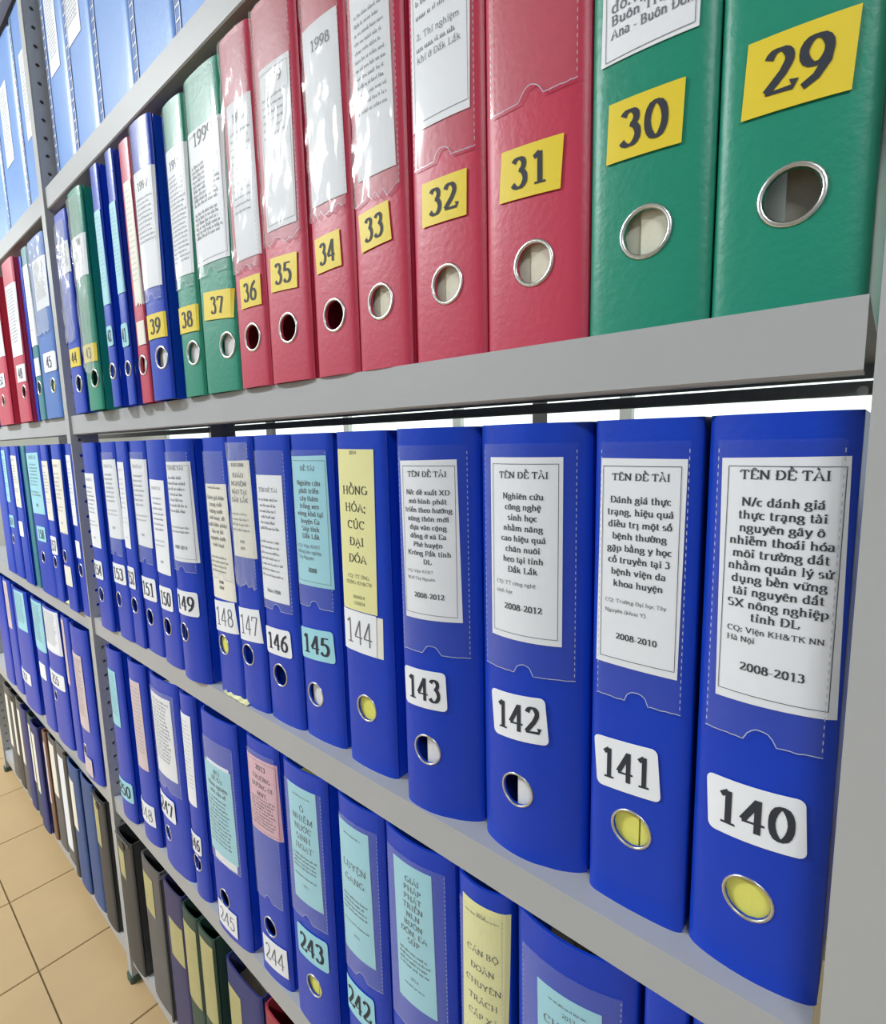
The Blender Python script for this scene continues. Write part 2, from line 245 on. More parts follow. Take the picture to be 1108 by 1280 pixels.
BINDERS=[
 ['29', 'A', 'green', -48.7, 67.9, 6, 8, 2, 343, None, None, [0.6, 110.5, 44.7, 34.4, -3.0], 'yellow', '29', [1.1, 53.4], 'darkpaper'],
 ['30', 'A', 'green', -117.6, 68.8, 3, 5, 2, 343, [-1.0, 177.4, 52.6, 57.7, -1.0], 'white', [-2.0, 110.8, 41.7, 31.8, -2.1], 'yellow', '30', [0.1, 53.5], 'paper'],
 ['31', 'A', 'red', -190.5, 74.9, 1, 3, 2, 343, None, None, [-1.1, 109.1, 45.1, 31.2, -4.0], 'yellow', '31', [1.0, 52.1], 'paper'],
 ['32', 'A', 'red', -264.8, 68.0, 2, 4, 2, 343, [-1.6, 241.9, 53.1, 149.9, -1.0], 'white', [-0.4, 113.4, 41.5, 30.8, -1.5], 'yellow', '32', [0.7, 54.1], 'paper'],
 ['33', 'A', 'red', -334.0, 61.4, 0, 2, 2, 343, [-1.2, 243.1, 42.5, 182.7, 1.0], 'white', [-3.5, 112.4, 35.3, 30.1, 4.8], 'yellow', '33', [-0.4, 53.8], 'paper'],
 ['34', 'A', 'red', -394.5, 57.5, -2, 0, 2, 343, [0.1, 220.0, 45.4, 143.4, 1.0], 'white', [-2.5, 106.4, 34.1, 30.2, 2.5], 'yellow', '34', [1.4, 52.2], 'dark'],
 ['35', 'A', 'red', -462.4, 68.5, -5, -3, 2, 343, [1.4, 214.9, 46.7, 142.2, -0.8], 'white', [0.1, 102.3, 42.3, 31.7, -3.3], 'yellow', '35', [1.7, 50.8], 'dark'],
 ['36', 'A', 'red', -528.6, 57.8, -5, -4, 2, 343, [5.0, 204.8, 42.7, 149.8, 0.4], 'white', [5.4, 96.4, 36.5, 30.3, -0.1], 'yellow', '36', [3.2, 50.9], 'dark'],
 ['37', 'A', 'green', -598.9, 75.7, -6, -4, 2, 339, [1.0, 212.8, 70.72002876466729, 141.0, -1.0], 'white', [6.2, 95.4, 60.3, 30.6, -5.0], 'yellow', '37', [19.360014382333645, 50.0], 'half'],
 ['38', 'A', 'green', -667.7, 51.7, -6, -5, 2, 335, [1.0, 213.3, 46.74877171279195, 142.6, -1.0], 'white', [1.0, 91.3, 46.74877171279195, 30.7, -1.5], 'yellow', '38', [7.374385856395975, 51.0], 'half'],
 ['39', 'A', 'blue', -739.7, 55.0, -16, -13, 2, 338, [1.0, 210.5, 50.00571709554083, 139.8, -1.0], 'white', [2.6, 93.0, 46.9, 30.8, -0.3], 'yellow', '39', [9.002858547770415, 52.8], 'white'],
 ['40', 'A', 'red', -798.9, 34.6, -12, -12, 1, 336, [4.966949948308548, 207.6, 21.7, 155.8, 1.0], 'cream', [4.7, 92.7, 22.3, 31.0, 1.0], 'cream', None, [0.0, 50.7], 'white'],
 ['41', 'A', 'blue', -839.0, 26.9, -17, -17, 1, 336, [1.0, 211.1, 21.904884449617157, 118.7, 1.0], 'cyan', [1.0, 95.4, 21.904884449617157, 31.6, 0.4], 'cyan', '41', [0.0, 50.0], 'dark'],
 ['42', 'A', 'blue', -892.6, 29.5, -19, -19, 1, 334, [2.3987980660091015, 209.5, 21.7, 128.6, 1.0], 'cyan', [3.7, 101.0, 19.1, 28.5, 1.0], 'cyan', '42', [0.0, 51.4], 'dark'],
 ['43', 'A', 'green', -987.1, 62.6, -18, -18, 2, 330, [1.0, 233.4, 57.583915296700525, 60.3, -1.0], 'white', [1.8, 88.4, 56.0, 27.5, -1.0], 'yellow', '43', [12.791957648350262, 48.9], 'dark'],
 ['44', 'A', 'blue', -1080.8, 60.5, -14, -14, 1, 325, [11.132062062736303, 251.9, 35.2, 48.7, 0.9], 'white', [5.3, 92.5, 46.8, 30.0, -1.0], 'yellow', '44', [11.732062062736304, 48.5], 'white'],
 ['45', 'A', 'lightblue', -1272.2, 106.7, -6, -6, 1, 336, [14.194953201567024, 250.2, 75.3, 90.5, -1.0], 'white', [16.1, 106.1, 71.5, 36.1, -1.0], 'white', '45', [22.2, 61.4], 'yellow'],
 ['46', 'A', 'teal', -1349.5, 42.1, -6, -6, 1, 336, [2.2851593022883208, 225.0, 34.5, 155.3, 1.0], 'white', [4.8, 105.3, 29.4, 35.4, 1.0], 'white', None, [2.5351593022883208, 64.6], 'dark'],
 ['thinA', 'A', 'blue', -1395.2, 18.9, -4, -4, 0, 330, None, None, None, None, None, None, 'dark'],
 ['48', 'A', 'red', -1456.4, 93.1, -14, -14, 1, 334, [8.35287184062797, 211.5, 73.4, 146.2, -1.0], 'white', [15.4, 101.9, 59.3, 35.7, -1.0], 'white', '48', [23.4, 62.9], 'dark'],
 ['52', 'A', 'red', -1641.7, 134.2, -14, -14, 1, 330, [27.693974680066027, 222.4, 75.8, 136.8, 1.0], 'white', [19.6, 102.3, 59.0, 31.3, 0.3], 'white', '52', [9.5, 57.2], 'half'],
 ['a0', 'A', 'blue', -1832.8, 118.8, -6, -6, 1, 335, None, None, None, None, None, None, 'dark'],
 ['140', 'B', 'blue', -48.1, 71.0, 20, 20, 6, 342, [3.4, 247.8, 58.8, 141.4, 1.0], 'white', [-0.8, 108.9, 51.2, 35.8, 3.7], 'white', '140', [-1.6, 53.7], 'yellow'],
 ['141', 'B', 'blue', -120.0, 66.5, 18, 19, 2, 342, [-1.6, 247.7, 53.8, 139.3, -0.6], 'white', [-6.0, 106.9, 44.3, 36.7, 5.0], 'white', '141', [-1.7, 62.2], 'yellowsplit'],
 ['142', 'B', 'blue', -202.4, 87.7, 16, 26, 12, 342, [-1.4, 249.4, 57.3, 137.6, -0.0], 'white', [-6.1, 118.7, 47.8, 37.0, 5.0], 'white', '142', [-6.9, 57.4], 'halfwhite'],
 ['143', 'B', 'blue', -290.2, 75.9, 4, 22, 9, 342, [-2.4, 248.0, 53.6, 135.7, 1.0], 'white', [-10.4, 116.8, 44.4, 34.9, 2.0], 'white', '143', [-8.9, 59.8], 'halfwhite'],
 ['144', 'B', 'blue', -386.9, 68.4, 13, 16, 3, 342, [-5.2, 245.8, 50.2, 158.9, -1.0], 'yellowpaper', [-7.6, 144.6, 48.3, 42.0, -1.2], 'white', '~144', [-2.2, 65.7], 'yellow'],
 ['145', 'B', 'blue', -467.1, 66.7, 14, 18, 3, 342, [-1.5, 248.7, 58.7, 140.2, 1.0], 'cyan', [-3.3, 112.7, 57.0, 35.4, 3.4], 'cyan', '145', [-9.7, 52.9], 'halfwhite'],
 ['146', 'B', 'blue', -534.7, 67.7, 10, 12, 3, 342, [-4.8, 223.7, 54.9, 147.3, 0.3], 'white', [-4.6, 101.2, 52.0, 32.9, 2.8], 'white', '146', [-4.1, 59.9], 'dark'],
 ['147', 'B', 'blue', -596.1, 54.3, 6, 8, 2, 342, [-1.0, 254.7, 49.26255912603733, 117.3, 1.0], 'cream', [-1.0, 110.4, 49.26255912603733, 42.0, 4.4], 'white', '~147', [-8.631279563018666, 69.8], 'darkpaper'],
 ['148', 'B', 'blue', -655.5, 62.6, 6, 6, 2, 342, [-1.0, 208.1, 57.60031702927779, 150.9, 1.0], 'cream', [-1.0, 109.0, 57.60031702927779, 41.4, 5.0], 'white', '~148', [-10.2, 68.6], 'yellow'],
 ['149', 'B', 'blue', -741.8, 68.6, -4, 2, 7, 342, [-0.2, 242.6, 63.61729519801213, 137.6, 0.7], 'white', [-3.3, 114.3, 59.0, 35.0, 1.0], 'white', '149', [-13.6, 69.7], 'dark'],
 ['150', 'B', 'blue', -819.9, 65.0, 0, 0, 3, 342, [-1.3, 214.0, 49.2, 140.6, -1.0], 'white', [-1.9, 105.8, 44.2, 35.9, 1.0], 'white', '150', [-6.0, 60.9], 'dark'],
 ['151', 'B', 'blue', -892.5, 63.4, 2, 2, 2, 342, [-0.2, 245.5, 58.44058246961208, 136.9, -1.0], 'white', [-2.0, 107.9, 56.5, 36.9, 1.0], 'white', '151', [-6.9, 60.2], 'dark'],
 ['152', 'B', 'blue', -948.5, 45.2, -2, -2, 1, 342, [-6.069302083281695, 238.4, 30.1, 141.5, -1.0], 'white', [-5.0, 117.8, 32.2, 36.9, -0.5], 'white', '152', [-4.119302083281696, 70.5], 'dark'],
 ['153', 'B', 'blue', -1004.8, 66.4, -3, -3, 2, 342, [1.0, 246.1, 61.4146913793395, 133.4, 1.0], 'white', [-1.9, 117.3, 59.7, 34.9, 1.0], 'white', '153', [-14.1, 69.2], 'dark'],
 ['154', 'B', 'blue', -1092.7, 69.0, -6, -6, 2, 342, [-5.3, 220.9, 53.9, 134.4, 0.1], 'white', [-8.0, 111.6, 48.3, 34.1, 1.0], 'white', '154', [-6.9, 64.5], 'darkpaper'],
 ['155', 'B', 'blue', -1213.8, 45.4, -4, -4, 1, 342, [-5.338622565244487, 251.6, 31.7, 137.3, -0.7], 'white', [-5.8, 134.7, 30.8, 35.1, -0.7], 'white', None, [-4.188622565244486, 92.3], 'dark'],
 ['156', 'B', 'blue', -1279.6, 60.8, -10, -10, 1, 342, [-1.0, 237.5, 55.83041409157886, 148.9, -1.0], 'cream', [-4.3, 72.8, 49.2, 42.0, 1.0], 'cream', None, [-11.91520704578943, 113.5], 'dark'],
 ['157', 'B', 'blue', -1381.5, 49.5, -6, -6, 1, 342, [-1.0, 244.4, 44.54402847714573, 127.6, -0.2], 'cream', [-1.0, 125.1, 44.54402847714573, 40.2, 1.0], 'white', '157', [-6.272014238572865, 87.3], 'dark'],
 ['158', 'B', 'blue', -1474.4, 123.6, -6, -6, 2, 342, [3.4, 256.8, 95.3, 137.1, 1.0], 'cyan', [6.5, 142.1, 67.3, 34.3, 1.0], 'cyan', '158', [-3.1, 86.9], 'dark'],
 ['thinB', 'B', 'teal', -1572.5, 38.0, -4, -4, 0, 342, None, None, None, None, None, None, 'dark'],
 ['thinB2', 'B', 'blue', -1595.1, 6.4, -8, -8, 0, 342, None, None, None, None, None, None, 'dark'],
 ['160', 'B', 'blue', -1643.0, 65.8, -8, -8, 1, 342, [-2.7917421972878387, 255.8, 57.2, 126.7, -0.9], 'cream', [-7.9, 137.5, 46.9, 37.8, 1.0], 'white', None, None, 'dark'],
 ['161', 'B', 'blue', -1744.7, 81.4, -6, -6, 1, 342, [-15.527592683449576, 265.9, 47.3, 133.8, -1.0], 'cyan', [-11.3, 148.2, 55.7, 31.9, 1.0], 'cyan', '161', [-22.177592683449575, 98.9], 'dark'],
 ['b0', 'B', 'blue', -1839.2, 88.8, -6, -6, 1, 342, None, None, None, None, None, None, 'dark'],
 ['237', 'C', 'blue', -54.3, 42.2, 8, 8, 6, 345, None, None, None, None, None, None, 'dark'],
 ['238', 'C', 'blue', -93.1, 29.3, 12, 12, 2, 345, None, None, None, None, None, None, 'dark'],
 ['239', 'C', 'blue', -160.5, 95.5, 6, 12, 10, 345, [2.6, 197.2, 51.2, 205.8, 1.0], 'cyan', None, None, None, None, 'dark'],
 ['240', 'C', 'blue', -241.5, 52.8, 4, 6, 6, 345, [2.663362243789024, 228.3, 44.5, 201.7, -1.0], 'yellowpaper', None, None, None, None, 'dark'],
 ['241', 'C', 'blue', -318.6, 85.8, 4, 8, 7, 345, [-1.3, 244.9, 48.1, 151.7, 1.0], 'cyan', None, None, None, None, 'dark'],
 ['242', 'C', 'blue', -401.1, 70.2, 4, 6, 5, 345, [-6.2, 240.1, 50.2, 154.9, 1.0], 'cyan', [-8.7, 102.0, 49.9, 42.0, 1.0], 'cyan', '242', None, 'dark'],
 ['243', 'C', 'blue', -497.9, 80.3, 2, 6, 5, 345, [0.7, 247.8, 51.2, 150.1, 1.0], 'cyan', [3.3, 115.4, 55.1, 41.1, 1.0], 'cyan', '243', [3.2, 62.6], 'yellowsplit'],
 ['244', 'C', 'blue', -588.9, 68.4, 2, 6, 3, 345, [1.0, 269.1, 63.4247596200355, 104.2, 1.0], 'pink', [2.9, 38.9, 50.8, 42.0, 1.0], 'white', '~244', [-3.4, 79.0], 'dark'],
 ['245', 'C', 'blue', -692.3, 92.3, -4, 0, 4, 345, [-4.7, 201.2, 73.1, 139.2, 1.0], 'cyan', [-7.8, 29.1, 52.0, 38.2, -1.0], 'white', '~245', [-11.5, 59.9], 'dark'],
 ['246', 'C', 'blue', -797.0, 46.9, 2, 4, 4, 345, [-4.870752761816355, 237.3, 34.2, 150.7, -1.0], 'white', [-4.5, 95.6, 34.9, 33.8, -1.0], 'white', '246', [-4.970752761816357, 60.4], 'dark'],
 ['247', 'C', 'blue', -885.4, 103.6, 2, 4, 6, 345, [-2.6, 244.1, 73.1, 142.1, 1.0], 'white', [-14.8, 113.2, 64.8, 40.7, 1.0], 'white', '247', [-20.0, 61.0], 'halfwhite'],
 ['248', 'C', 'blue', -993.0, 70.7, 0, 2, 5, 345, [0.7, 228.0, 41.4, 165.7, 1.0], 'palepink', [-3.2, 57.8, 61.2, 39.9, 0.8], 'white', '~248', None, 'dark'],
 ['250', 'C', 'blue', -1091.9, 68.8, -4, -2, 4, 345, [-5.0, 248.4, 38.5, 110.3, 1.0], 'cyan', [-1.0, 61.7, 63.8038529809437, 40.2, 1.0], 'cyan', '250', None, 'dark'],
 ['251', 'C', 'blue', -1290.8, 104.6, -6, -4, 6, 345, [-11.2, 200.7, 68.2, 169.2, 1.0], 'palepink', [-17.3, 28.9, 66.9, 42.0, 1.0], 'palepink', None, [-24.7, 60.3], 'dark'],
 ['252', 'C', 'blue', -1397.0, 53.8, -2, -2, 2, 345, [-11.866750132554625, 259.8, 27.1, 155.5, -0.1], 'palepink', None, None, None, None, 'dark'],
 ['255', 'C', 'blue', -1508.6, 119.4, -4, -2, 4, 345, [1.0, 295.0, 114.37352434726927, 118.9, 1.0], 'white', [-1.7, 166.6, 112.9, 39.2, 1.0], 'white', '255', [-17.7, 120.1], 'white'],
 ['256', 'C', 'blue', -1630.3, 95.2, -4, -4, 3, 345, [2.840734245447493, 285.0, 86.5, 146.7, -0.1], 'cyan', [2.0, 155.3, 55.7, 42.0, 1.0], 'white', None, None, 'dark'],
 ['257', 'C', 'blue', -1796.3, 150.4, -8, -6, 4, 345, [18.1, 298.2, 87.4, 132.5, 1.0], 'cyan', [-18.5, 90.1, 110.3, 34.6, 1.0], 'white', '257', None, 'dark'],
 ['258', 'C', 'blue', -1958.5, 92.0, -4, -4, 2, 345, [-0.9, 268.5, 47.1, 142.6, 1.0], 'palepink', None, None, None, None, 'dark'],
 ['c0', 'C', 'blue', -2070.5, 112.3, -6, -6, 2, 345, None, None, None, None, None, None, 'dark'],
]
# ------------------------------------------------------------------ room
def struct(name, mb, mat):
    o = mb.build(name, mat); o['kind'] = 'structure'; return o
PAINT = noisy('wall_paint', (.72, .73, .70), .7, .3, 4, .05, .04)
GROUT = noisy('floor_grout', (.20, .15, .08), .9, .1, 90, .15, 0)
fl = struct('floor', MB().box(-7, 1.9, -2.9, 2.2, -.06, -.004), GROUT)
TILE = noisy('beige_floor_tile', (.47, .33, .175), .34, .5, 7, .10, .05, bscale=22)
ts = .2822; gap = .0028
tm = MB(); c_ = .0012; a_ = ts/2-gap/2
tm.add([(-a_, -a_, -.004), (a_, -a_, -.004), (a_, a_, -.004), (-a_, a_, -.004), (-a_, -a_, -c_), (a_, -a_, -c_), (a_, a_, -c_), (-a_, a_, -c_),
        (-a_+c_, -a_+c_, 0), (a_-c_, -a_+c_, 0), (a_-c_, a_-c_, 0), (-a_+c_, a_-c_, 0)],
       [(0, 1, 5, 4), (1, 2, 6, 5), (2, 3, 7, 6), (3, 0, 4, 7), (4, 5, 9, 8), (5, 6, 10, 9), (6, 7, 11, 10), (7, 4, 8, 11), (8, 9, 10, 11)])
tile0 = tm.build('tile', TILE, fl)
first = True
for i in range(-12, 9):
    for j in range(-6, 4):
        x = -1.391+ts*(i+.5)+.004; y = -.1285+ts*(j+.5)
        o = tile0 if first else tile0.copy()
        if not first: COL.objects.link(o); o.parent = fl
        first = False; o.location = (x, y, 0)
struct('ceiling', MB().box(-7, 1.9, -2.9, 2.2, CEIL, CEIL+.08), PAINT)
DADO = noisy('front_wall_paint', (.30, .31, .32), .7, .3, 4, .05, .04)
struct('wall_front', MB().box(-7, 1.9, -2.98, -2.9, 0, CEIL), DADO)
struct('wall_left', MB().box(-7.08, -7, -2.9, 2.2, 0, CEIL), PAINT)
struct('wall_right', MB().box(1.9, 1.98, -2.9, 2.2, 0, CEIL), DADO)
wb = MB(); wb.box(-7, 1.9, 2.2, 2.3, 0, .85); wb.box(-7, 1.9, 2.2, 2.3, 2.3, CEIL); wb.box(-7, -6.2, 2.2, 2.3, .85, 2.3); wb.box(1.1, 1.9, 2.2, 2.3, .85, 2.3)
struct('wall_back', wb, PAINT)
wf = MB(); wf.box(-6.2, 1.1, 2.2, 2.26, .85, .9); wf.box(-6.2, 1.1, 2.2, 2.26, 2.25, 2.3)
for k in range(8): wf.box(-6.2+k*1.035, -6.14+k*1.035, 2.2, 2.26, .9, 2.25)
wo = struct('window_1', wf, principled('window_frame_paint', (.55, .58, .56), .5))
pane = MB().box(-6.15, 1.05, 2.235, 2.24, .9, 2.25).build('pane', emis('frosted_daylit_glass', (.88, 1.0, .93), .95), wo)
for i, (lx, ly, e) in enumerate(LAMPS):
    t = empty('ceiling_lamp', (lx, ly, CEIL))
    tag(t, ['fluorescent batten lamp on the ceiling of the aisle, middle one', 'fluorescent batten lamp on the ceiling nearest the camera', 'fluorescent batten lamp at the far end of the aisle', 'fluorescent batten lamp behind the shelving rack'][i], 'lamp', 'ceiling lamps')
    MB().box(-.62, .62, -.05, .05, -.05, 0).build('housing', principled('lamp_housing', (.8, .8, .8), .4), t)
    MB().cyl(-.6, 0, -.075, .014, 1.2, 'x').build('tube', emis('tube_glow', (.95, 1, 1), 6), t, True)

# ------------------------------------------------------------------ steel rack
ZT = {'U': .865+EYE, 'T': .462+EYE, 'A': .062+EYE, 'B': -.331+EYE, 'C': -.716+EYE, 'D': -1.080+EYE}
POST = [(-.012, .05), (-1.213, None), (-2.414, None)]
DEP = .315
rack = empty('shelving_rack', (-1.2, 0, 0))
tag(rack, 'grey painted steel shelving rack with five levels full of binders', 'shelving')
def R(o): o.location = (1.2, 0, 0); return o
def hole_plate(mb, x, y0, y1, z0, z1, hy, pitch, rad, axis):
    """vertical plate of thickness t with round holes; plane x = const"""
    t = .0016; z = z0
    while z < z1-1e-6:
        zt = min(z+pitch, z1); zc = (z+zt)/2; s = rad*1.25
        if zt-z < pitch*.9:
            mb.box(x, x+t, y0, y1, z, zt) if axis == 'x' else mb.box(y0, y1, x, x+t, z, zt); z = zt; continue
        ring = [(hy+rad*math.cos(a), zc+rad*math.sin(a)) for a in [math.radians(45+k*45) for k in range(8)]]
        outer = [(y1, zt), (hy, zt), (y0, zt), (y0, zc), (y0, z), (hy, z), (y1, z), (y1, zc)]
        pts = ring+outer; n = 8
        def P(p, d): return (x+d, p[0], p[1]) if axis == 'x' else (p[0], x+d, p[1])
        vs = [P(p, 0) for p in pts]+[P(p, t) for p in pts]
        fs = []
        for k in range(8):
            k2 = (k+1) % 8; fs += [(k, k2, 8+k2, 8+k), (16+k2, 16+k, 24+k, 24+k2), (k2, k, 16+k, 16+k2)]
        mb.add(vs, fs)
        z = zt
TOPZ = 2.09
def post(x0, w, front, side_at):
    """angle post: front flange from x0, side flange at side_at running back"""
    m = MB()
    if front: m.box(x0, x0+w, -.004, -.0022, .012, TOPZ)
    if side_at is not None: hole_plate(m, side_at, -.0022, .042, .012, TOPZ, .0100, .0295, .0032, 'x')
    if side_at is not None and side_at < -1: m.box(side_at-.0065, side_at-.0050, -.0020, .042, .012, TOPZ)  # unpierced backing plate, added to keep light out of the post holes
    u_ = R(m.build('upright', STEEL2, rack))
    R(MB().box(x0-.002, x0+w+.004, -.008, .046, 0, .016, .004).build('rubber_foot', DARKRUB, rack)).parent = u_
    bpy.data.objects[u_.name]  # keep
    u_.children[0].location = (0, 0, 0)
    return u_
post(-.010, .050, True, -.0098)
post(-1.213, .022, True, -1.191)
post(-2.414, .022, True, -2.392)
def rear(x0):
    m = MB(); m.box(x0, x0+.038, DEP+.002, DEP+.004, .0, TOPZ); m.box(x0, x0+.0018, DEP-.036, DEP+.002, .0, TOPZ)
    return R(m.build('upright', STEEL2, rack))
rear(-.010); rear(-1.213); rear(-2.414)
for bay, (xa, xb) in enumerate([(-1.189, -.014), (-2.390, -1.2165)]):
    for lv, z in ZT.items():
        t = .0014
        prof = [(0, z), (DEP, z), (DEP, z-.014), (DEP-t, z-.014), (DEP-t, z-t), (t, z-t), (t, z-.035+t), (.014, z-.035+t), (.014, z-.035), (0.0015, z-.035), (0, z-.0335)]
        s_ = R(MB().prism(prof, xa, xb).build('shelf', STEEL, rack))
        b_ = MB(); b_.prism([(DEP-.004, z-.0160), (DEP, z-.0160), (DEP, z-.029), (DEP-.010, z-.029), (DEP-.010, z-.0275), (DEP-.004, z-.0275)], xa, xb)
        b_.build('rear_rail', STEEL, s_)
        bo = MB()
        bo.cyl(xb-.012, DEP-.03, z-.026, .004, .004); bo.build('bolt', BOLT, s_)
# rack standing behind
r2k = empty('shelving_rack', (-.6, .95, 0)); tag(r2k, 'second grey steel rack behind, glimpsed through the gap above the middle row of binders', 'shelving')
for x in (-1.7, -.62, .5):
    m = MB(); m.box(x, x+.036, .72, .722, 0, 2.0); m.box(x, x+.002, .722, .756, 0, 2.0)
    o = m.build('upright', STEEL, r2k); o.location = (.6, -.95, 0)
for z in (.55, .95, 1.32, 1.7):
    m = MB(); m.prism([(.724, z), (1.05, z), (1.05, z-.03), (1.048, z-.03), (1.048, z-.002), (.726, z-.002), (.726, z-.032), (.724, z-.032)], -1.7, .53)
    o = m.build('shelf', STEEL, r2k); o.location = (.6, -.95, 0)

# ------------------------------------------------------------------ binders
UC = [-1, -.965, -.9, -.78]
def spine_mesh(w, h, ys, hole, t=.0022):
    """front skin with a round hole (hx, hz, hr), inner skin and rims"""
    xs = [u_*w/2 for u_ in (-1, -.975, -.94, -.88, -.78, -.66, -.54)]; 
    if hole:
        hx, hz, hr = hole; s = hr*1.12
        L_ = [x for x in xs if x < hx-s-.001]; Rr = [-x for x in reversed(xs) if -x > hx+s+.001]
        mid = [hx-s, hx-s/2, hx, hx+s/2, hx+s]
        X_ = L_+mid+Rr; k0 = len(L_)
        Z_ = [0, .5*(hz-s), hz-s, hz-s/2, hz, hz+s/2, hz+s]+[hz+s+(h-hz-s)*q for q in (.25, .5, .75, 1)]
    else:
        X_ = xs+[w*q for q in (-.2, -.1, 0, .1, .2)]+[-x for x in reversed(xs)]; Z_ = [h*q/6 for q in range(7)]; k0 = None
    nx, nz = len(X_), len(Z_); v = [(x, ys(x), z) for z in Z_ for x in X_]; fc = []
    for j in range(nz-1):
        for i in range(nx-1):
            if hole and k0 <= i < k0+4 and 2 <= j < 6: continue
            fc.append((j*nx+i, j*nx+i+1, (j+1)*nx+i+1, (j+1)*nx+i))
    if hole:
        per = [(k0+i, 2) for i in range(4)]+[(k0+4, 2+j) for j in range(4)]+[(k0+4-i, 6) for i in range(4)]+[(k0, 6-j) for j in range(4)]
        c0 = len(v)
        for (i, j) in per:
            a = math.atan2(Z_[j]-hz, X_[i]-hx); x = hx+hr*math.cos(a); v.append((x, ys(x), hz+hr*math.sin(a)))
        for k in range(16):
            i, j = per[k]; i2, j2 = per[(k+1) % 16]
            fc.append((j*nx+i, j2*nx+i2, c0+(k+1) % 16, c0+k))
    n = len(v); edges = {}
    for q in fc:
        for a, b in zip(q, q[1:]+q[:1]): edges[(a, b)] = 1
    v2 = v+[(x*(1-t*1.2/w), y+t, z) for x, y, z in v]
    f2 = fc+[tuple(n+i for i in reversed(q)) for q in fc]
    for (a, b) in edges:
        if (b, a) not in edges:
            c = len(v2); v2 += [v2[b], v2[a], v2[n+a], v2[n+b]]; f2.append((c, c+1, c+2, c+3))
    return MB().add(v2, f2)
def torus(mb, cx, cz, R_, r_, y, n=24, k=6):
    vs = []; fs = []
    for i in range(n):
        a = 2*math.pi*i/n
        for j in range(k):
            b = 2*math.pi*j/k; rr = R_+r_*math.cos(b); x = cx+rr*math.cos(a)
            vs.append((x, y(cx+R_*math.cos(a))+r_*.8*math.sin(b), cz+rr*math.sin(a)))
    for i in range(n):
        for j in range(k):
            i2, j2 = (i+1) % n, (j+1) % k; fs.append((i*k+j, i*k+j2, i2*k+j2, i2*k+j))
    mb.add(vs, fs)
def sheet(w, h, cx, cz, tilt, ys, off, rnd_r=0, torn=0, rnd=None, t=.0003, curl=0):
    """paper lying on the spine surface, slightly thick"""
    nx, nz = 15, 5; ca, sa = math.cos(math.radians(tilt)), math.sin(math.radians(tilt)); pts = []
    if rnd_r:
        n = 4; out = []
        for (sx, sz, a0) in ((1, 1, 0), (-1, 1, 90), (-1, -1, 180), (1, -1, 270)):
            for q in range(n+1):
                a = math.radians(a0+90*q/n); out.append((sx*(w/2-rnd_r)+rnd_r*math.cos(a), sz*(h/2-rnd_r)+rnd_r*math.sin(a)))
        # strips in x so that it follows the bulge
        xs = sorted(set([round(p[0], 6) for p in out]+[w*q for q in (-.4, -.3, -.2, -.1, 0, .1, .2, .3, .4)]))
        def zr(x):
            d = abs(x)-(w/2-rnd_r); return h/2 if d <= 0 else h/2-rnd_r+math.sqrt(max(0, rnd_r**2-d*d))
        grid = [[(x, -zr(x)), (x, zr(x))] for x in xs]
    else:
        xs = [w*(i/(nx-1)-.5) for i in range(nx)]
        grid = [[(x, (-.5+k/(nz-1))*h+((rnd.uniform(-1, 1)*torn) if (torn and k in (0,)) else 0)) for k in range(nz)] for x in xs]
    v = []; m = len(grid[0])
    for col in grid:
        for (a, b) in col:
            x = cx+a*ca-b*sa; z = cz+a*sa+b*ca; lift = curl*abs(a/(w/2))**3*max(0, (abs(b)/(h/2))-.2)
            v.append((x, ys(x)-off-t-lift, z))
    n = len(v); v += [(x, y+t, z) for x, y, z in v]; N = len(grid); fs = []
    for i in range(N-1):
        for k in range(m-1):
            fs.append((i*m+k, (i+1)*m+k, (i+1)*m+k+1, i*m+k+1)); fs.append((n+i*m+k, n+i*m+k+1, n+(i+1)*m+k+1, n+(i+1)*m+k))
    bd = [(i*m, (i+1)*m) for i in range(N-1)]+[((N-1)*m+k, (N-1)*m+k+1) for k in range(m-1)]+[((i+1)*m+m-1, i*m+m-1) for i in range(N-2, -1, -1)]+[(k+1, k) for k in range(m-2, -1, -1)]
    for a, b in bd: fs.append((b, a, n+a, n+b))
    return MB().add(v, fs)
T_ = 'TÊN ĐỀ TÀI'
